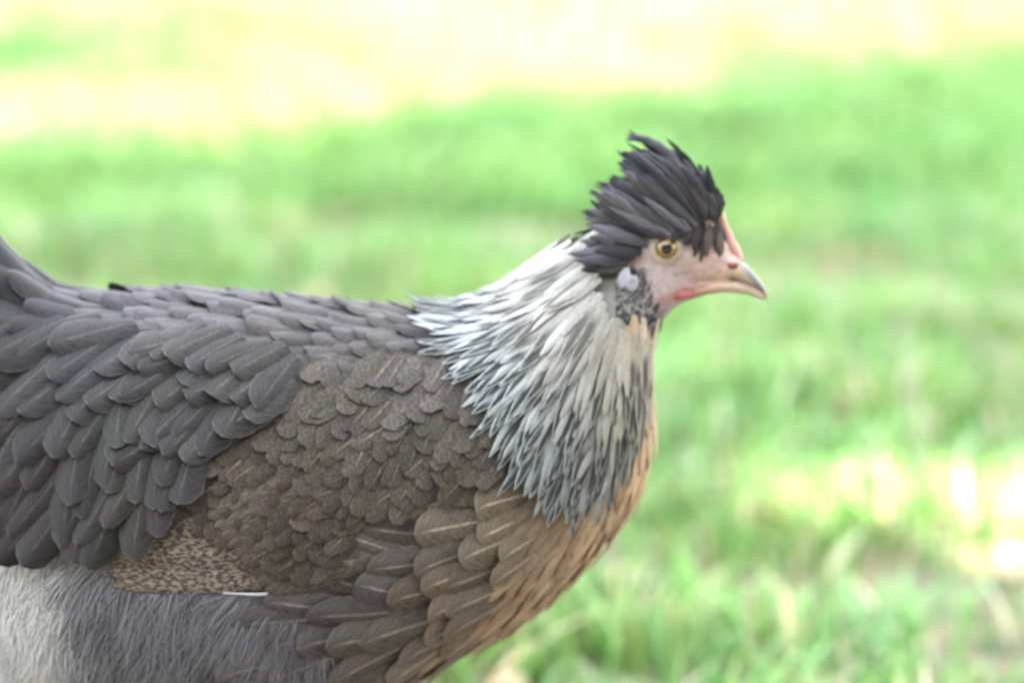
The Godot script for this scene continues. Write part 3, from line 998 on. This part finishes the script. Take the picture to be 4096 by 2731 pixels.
const CREST_TIPS := [27.2, 312.1, 24.1, 322.2, 28.0, 336.0, 36.5, 348.8, 47.0, 352.0, 43.8, 357.6, 46.1, 363.1, 59.2, 364.9, 69.7, 358.0, 78.9, 348.8, 84.4, 339.5]
const CREST_ROOTS := [47.0, 315.5, 53.0, 321.0, 60.0, 326.5, 66.0, 328.5, 72.0, 329.6, 76.0, 330.6, 79.0, 331.5, 81.5, 332.5, 83.0, 333.0, 84.0, 332.5, 84.5, 331.0]

func on_line(l: Array, t: float) -> Vector2:
	var f := clampf(t, 0.0, 0.9999) * (l.size() / 2 - 1)
	var k := int(f)
	return Vector2(l[k * 2], l[k * 2 + 1]).lerp(Vector2(l[k * 2 + 2], l[k * 2 + 3]), f - k) * 0.001

func outside(x: float, y: float) -> float:
	var z := 0.002
	for i in 40:
		if head_field(Vector3(x, y, z)) > 0.0 and body_field(Vector3(x, y, z)) > 0.0: break
		z += 0.0005
	return z

func crest():
	# long feathers fan up and back from the brow, short ones fall over it
	var under := arrays()
	for k in 400:
		var t := rng.randf()                     # 0 low behind the ear .. 1 front of the brow
		if k % 3 == 0: t *= 0.55
		var tip := on_line(CREST_TIPS, t)
		var root := on_line(CREST_ROOTS, t)
		var broad := lerpf(0.0155, 0.009, smoothstep(0.3, 0.9, t))
		var z := signf(rng.randf() - 0.4) * sqrt(rng.randf()) * broad
		var f := rng.randf()
		root = root.lerp(tip, rng.randf_range(0.0, 0.35) * (1.0 - f))
		tip = root.lerp(tip, lerpf(0.55, 1.0, f)) + Vector2(rng.randfn(), rng.randfn()) * 0.0018
		var side := 1.0 if z >= 0.0 else -1.0
		var a := Vector3(root.x, root.y - absf(z) * 0.25, z)
		var c := Vector3(tip.x, tip.y - absf(z) * 0.2, z * rng.randf_range(0.9, 1.5))
		var length := a.distance_to(c)
		var outward := Vector3(0, 1, 0).lerp(Vector3(-0.3, 0.2, side), clampf(absf(z) / 0.012, 0, 1))
		var b := a.lerp(c, 0.5) + (outward + Vector3(0.35, 0.55, 0) * smoothstep(0.2, 0.8, t)) * length * rng.randf_range(0.12, 0.26)
		var shade := rng.randf()
		var col := Color(0.030, 0.029, 0.032).lerp(Color(0.135, 0.125, 0.14), shade * (0.30 + 0.9 * smoothstep(0.0, 0.25, t) * smoothstep(0.65, 0.4, t)))
		if rng.randf() < 0.08: col = Color(0.085, 0.074, 0.064)
		var n := (outward + Vector3(0, 0.2, side * 0.5)).normalized()
		var fe := free_feather(a, b, c, n, rng.randf_range(0.0030, 0.0066), 0.35, {"color": col, "edge": pale(col, 1.25), "shaft": pale(col, 0.7), "pointed": 0.75, "ragged": 0.2})
		if k < 300:
			var o := put("crest_feather", fe, mats.feather, hen, a)
			o.position -= HEN_AT
		else: join(under, fe)
	for k in 10:
		var high := k % 2
		var a := Vector3(0.076 + rng.randfn() * 0.002, 0.338 + rng.randfn() * 0.002, rng.randfn() * 0.003)
		var c := (Vector3(0.0425, 0.3575, 0.003) if high == 0 else Vector3(0.0455, 0.364, 0.0)) + Vector3(rng.randf() * 0.007, rng.randfn() * 0.001, rng.randfn() * 0.002)
		var b := Vector3(0.066, 0.358 if high == 0 else 0.366, a.z)
		var fe := free_feather(a, b, c, Vector3(0.2, 0.6, 0.8), 0.0042, 0.35, {"color": Color(0.05, 0.047, 0.052), "edge": Color(0.075, 0.07, 0.078), "pointed": 0.75, "ragged": 0.2})
		join(under, fe)
	shift(under)
	put("crest_down", under, mats.feather, hen).set_meta("kind", "stuff")
	for k in 110:
		var z := rng.randf_range(-0.011, 0.0125)
		var f := rng.randf()
		var root := Vector3(lerpf(0.068, 0.087, f), 0.334 - 0.003 * f + rng.randfn() * 0.002 - absf(z) * 0.3, z * lerpf(1.0, 0.75, f))
		var an := deg_to_rad(lerpf(226.0, 280.0, f) + rng.randfn() * 12.0)
		var length := rng.randf_range(0.009, 0.017) * lerpf(0.75, 1.0, f)
		var d := Vector3(cos(an), sin(an), 0.25 * signf(z))
		var col := Color(0.0396, 0.035, 0.033).lerp(Color(0.15, 0.10, 0.062), maxf(0.0, rng.randf() * 1.5 - 0.85))
		var fe := free_feather(root, root + d * length * 0.5 + Vector3(0, 0, 0.002 * signf(z)), root + d * length, Vector3(0.2, 0.2, signf(z)), rng.randf_range(0.0022, 0.0036), 0.3, {"color": col, "edge": pale(col, 1.2), "pointed": 0.7, "ragged": 0.2})
		var o := put("brow_feather", fe, mats.feather, hen, root)
		o.position -= HEN_AT

func loft(stations: Array, ring: int, paint: Callable) -> Dictionary:
	# sections across x: x, top, bottom, half width in millimetres
	var a := arrays()
	for s in stations:
		for j in ring:
			var an := TAU * j / ring
			var cy: float = (s[1] + s[2]) * 0.5
			var ry: float = (s[1] - s[2]) * 0.5
			var cz := signf(cos(an)) * pow(absf(cos(an)), 0.85)
			var p := Vector3(s[0], cy + ry * sin(an), s[3] * cz)
			a.v.append(p * 0.001)
			a.n.append(Vector3(0.25, sin(an) * s[3], cos(an) * ry).normalized())
			a.c.append(paint.call(p))
			a.t.append(Vector2(j, s[0]) * 0.05)
	for k in stations.size() - 1:
		for j in ring:
			var j2 := (j + 1) % ring
			a.i.append_array([k * ring + j, k * ring + j2, (k + 1) * ring + j, k * ring + j2, (k + 1) * ring + j2, (k + 1) * ring + j])
	var e := (stations.size() - 1) * ring
	for j in range(1, ring - 1): a.i.append_array([e, e + j, e + j + 1])
	return a

func cap(radius: float, from: float, to: float, paint: Callable) -> Dictionary:
	# part of a ball round the z axis between two angles from its pole
	var a := arrays()
	for k in 9:
		var th := lerpf(from, to, k / 8.0)
		for j in 24:
			var an := TAU * j / 24
			var n := Vector3(sin(th) * cos(an), sin(th) * sin(an), cos(th))
			a.v.append(n * radius)
			a.n.append(n)
			a.c.append(paint.call(th, an))
			a.t.append(Vector2(th, an))
	for k in 8:
		for j in 24:
			var j2 := (j + 1) % 24
			a.i.append_array([k * 24 + j, k * 24 + j2, k * 24 + 24 + j, k * 24 + j2, k * 24 + 24 + j2, k * 24 + 24 + j])
	return a

func lump(at: Vector3, r: Vector3, c: Color, rough: float) -> Dictionary:
	var a := arrays()
	for k in 9:
		var th := PI * k / 8.0
		for j in 14:
			var an := TAU * j / 14
			var n := Vector3(sin(th) * cos(an), sin(th) * sin(an), cos(th))
			var f := 1.0 + rough * noise.get_noise_3d(n.x * 2.5 + at.x * 300.0, n.y * 2.5 + at.y * 300.0, n.z * 2.5)
			a.v.append(at + n * r * f)
			a.n.append((n / r).normalized())
			a.c.append(c * (1.0 + 0.25 * noise.get_noise_3d(n.x * 4.0, n.y * 4.0, at.x * 900.0)))
			a.t.append(Vector2(th, an))
	for k in 8:
		for j in 14:
			var j2 := (j + 1) % 14
			a.i.append_array([k * 14 + j, k * 14 + j2, k * 14 + 14 + j, k * 14 + j2, k * 14 + 14 + j2, k * 14 + 14 + j])
	return a

func local(a: Dictionary) -> Dictionary:
	shift(a)
	return a

func head_parts():
	for s in [1.0, -1.0]:
		var eye := put("eye", cap(0.0060, 0.0, 0.95, func(th, an):
			var c := Color(0.2376, 0.1254, 0.0231).lerp(Color(0.1782, 0.0858, 0.0132), 0.5 + 0.5 * sin(an * 17.0))
			c = c.lerp(Color(0.2772, 0.165, 0.0396), smoothstep(0.52, 0.42, th))
			return c.lerp(Color(0.033, 0.0198, 0.0099), smoothstep(0.62, 0.74, th))), mats.eye, hen)
		eye.position = Vector3(0.0642, 0.3195, 0.0094 * s) - HEN_AT
		if s < 0: eye.rotation.y = PI
		put("pupil", cap(0.00606, 0.0, 0.40, func(_th, _an): return Color(0.004, 0.004, 0.0053)), mats.eye, eye)
		var ring := []
		var rr := []
		for k in 25:
			var an := TAU * k / 24
			ring.append(Vector3(cos(an) * 0.0051, sin(an) * 0.0048, 0.0036))
			rr.append(0.0008)
		put("eyelid", tube(ring, rr, [Color(0.3036, 0.2508, 0.1452)], 8), mats.face_skin, eye)
		put("ear_lobe", local(lump(Vector3(0.0455, 0.3155, outside(0.0455, 0.3155) * s), Vector3(0.0050, 0.0045, 0.0026), Color(0.37, 0.37, 0.355), 0.9)), mats.face_skin, hen)
		put("ear_lobe", local(lump(Vector3(0.0475, 0.3060, (outside(0.0475, 0.306) + 0.0010) * s), Vector3(0.0042, 0.0050, 0.0022), Color(0.36, 0.35, 0.37), 0.8)), mats.face_skin, hen)
		put("wattle", local(lump(Vector3(0.0700, 0.2992, outside(0.07, 0.2992) * s), Vector3(0.0066, 0.0017, 0.0009), Color(0.30, 0.105, 0.09), 0.4)), mats.face_skin, hen)
	var gape := func(p: Vector3): return exp(-pow((p.y - 305.0 + maxf(0.0, p.x - 92.0) * 0.43) / 0.8, 2.0))     # the line between the halves of the beak
	var beak_paint := func(p: Vector3):
		var c := Color(0.4092, 0.264, 0.1716).lerp(Color(0.3828, 0.3036, 0.2046), smoothstep(84.0, 98.0, p.x))
		var ridge: float = smoothstep(93.0, 97.0, p.x) * smoothstep(107.2, 105.0, p.x) * smoothstep(-5.0, -2.2, p.y - 312.0 + (p.x - 97.0) * 1.2)
		c = c.lerp(Color(0.16, 0.07, 0.05), 0.8 * gape.call(p))
		return c.lerp(Color(0.066, 0.0627, 0.066), ridge * 0.85)
	var beak := put("beak", local(loft([[79, 316, 305, 7.4], [86, 316.3, 305, 7.1], [91, 315.4, 305.0, 6.3], [95, 313.2, 304.2, 5.5], [99, 310.0, 302.4, 4.5], [103, 305.2, 300.6, 3.0], [105.5, 301.8, 298.2, 2.0], [107, 298.8, 296.2, 1.1], [107.5, 296.6, 295.6, 0.4]], 18, beak_paint)), mats.horn, hen)
	put("lower_beak", local(loft([[76, 304.4, 297.2, 6.4], [82, 305.2, 298.2, 6.2], [88, 305.6, 299.0, 5.4], [94, 305.2, 298.8, 4.5], [99, 303.6, 298.0, 3.5], [103, 301.2, 296.6, 2.4], [105.6, 298.8, 295.8, 1.3], [106.4, 297.4, 295.8, 0.4]], 16, func(p): return Color(0.40, 0.25, 0.17).lerp(Color(0.396, 0.3234, 0.2244), smoothstep(82.0, 98.0, p.x)).lerp(Color(0.16, 0.07, 0.05), 0.8 * gape.call(p)))), mats.horn, beak)
	for s in [1.0, -1.0]:
		put("nostril", local(lump(Vector3(0.0915, 0.3108, 0.0058 * s), Vector3(0.0030, 0.0013, 0.0007), Color(0.1452, 0.0363, 0.033), 0.2)), mats.face_skin, beak)
		put("nostril_flap", local(lump(Vector3(0.0918, 0.3124, 0.0056 * s), Vector3(0.0032, 0.0010, 0.0009), Color(0.4092, 0.2508, 0.198), 0.2)), mats.face_skin, beak)
	put("comb", local(tube([Vector3(0.0845, 0.334, 0), Vector3(0.0865, 0.3315, 0), Vector3(0.0878, 0.328, 0), Vector3(0.0890, 0.324, 0), Vector3(0.0905, 0.320, 0), Vector3(0.0925, 0.3165, 0), Vector3(0.0945, 0.313, 0), Vector3(0.0955, 0.311, 0)], [0.0012, 0.0026, 0.0022, 0.0030, 0.0030, 0.0034, 0.0026, 0.0010], [Color(0.4092, 0.231, 0.132), Color(0.4356, 0.2508, 0.1584), Color(0.4092, 0.2178, 0.1452), Color(0.4224, 0.2178, 0.1716)], 12, 0.8)), mats.face_skin, hen)
	# short dark bristles between the ear and the throat
	var a := arrays()
	for k in 1500:
		var x := rng.randf_range(0.043, 0.063)
		var y := rng.randf_range(0.284, 0.312)
		var keep := smoothstep(0.060, 0.046, x - maxf(0.0, 0.303 - y) * 0.5)
		if rng.randf() > keep: continue
		var z := outside(x, y)
		for s in [1.0, -1.0]:
			var c := Color(0.05, 0.046, 0.048) if rng.randf() < 0.85 else Color(0.264, 0.2508, 0.2376)
			strand(a, Vector3(x, y, z * s), Vector3(-0.35, -0.9, 0.15 * s).normalized(), Vector3(0, 0, s), rng.randf_range(0.003, 0.006), rng.randf_range(0.0003, 0.0007), Vector3(0, 0, -0.2 * s), c)
	shift(a)
	put("cheek_bristles", a, mats.down, hen).set_meta("kind", "stuff")

func legs_and_tail():
	for k in 12:
		var s := 1.0 if k % 2 == 0 else -1.0
		var f := (k / 2) / 5.0
		var root := Vector3(-0.232, 0.300 - 0.010 * f, s * (0.004 + 0.012 * f))
		var an := deg_to_rad(lerpf(118.0, 150.0, f))
		var d := Vector3(cos(an), sin(an), s * 0.12)
		var fe := free_feather(root, root + d * 0.07, root + d * 0.145 + Vector3(-0.012, 0, 0), Vector3(0.3, 0.3, s), 0.036, 0.2, {"color": Color(0.0297, 0.0284, 0.031), "edge": Color(0.0462, 0.0449, 0.0462), "shaft": Color(0.0792, 0.0726, 0.0726)})
		var o := put("tail_feather", fe, mats.feather, hen, root)
		o.position -= HEN_AT
	var horn := [Color(0.2376, 0.2178, 0.1782)]
	for s in [1.0, -1.0]:
		var hip := Vector3(-0.085, 0.135, 0.030 * s)
		var hock := Vector3(-0.105, 0.088, 0.030 * s)
		var foot := Vector3(-0.090 + 0.02 * s, 0.012, 0.030 * s)
		var leg := put("leg", local(tube([hip, hock.lerp(hip, 0.3), hock, hock.lerp(foot, 0.2), hock.lerp(foot, 0.8), foot], [0.026, 0.014, 0.0075, 0.0055, 0.005, 0.006], [Color(0.1056, 0.1056, 0.1122), Color(0.1056, 0.1056, 0.1122), horn[0]], 10)), mats.horn, hen)
		for t in [[-0.5, 0.045], [0.0, 0.055], [0.5, 0.045], [PI, 0.022]]:
			var d := Vector3(cos(t[0]), 0, sin(t[0]))
			put("toe", local(tube([foot, foot + d * t[1] * 0.5 + Vector3(0, -0.004, 0), foot + d * t[1] * 0.85 + Vector3(0, -0.007, 0), foot + d * t[1] * 1.1 + Vector3(0, -0.011, 0)], [0.005, 0.0042, 0.0036, 0.0008], horn, 8)), mats.horn, leg)
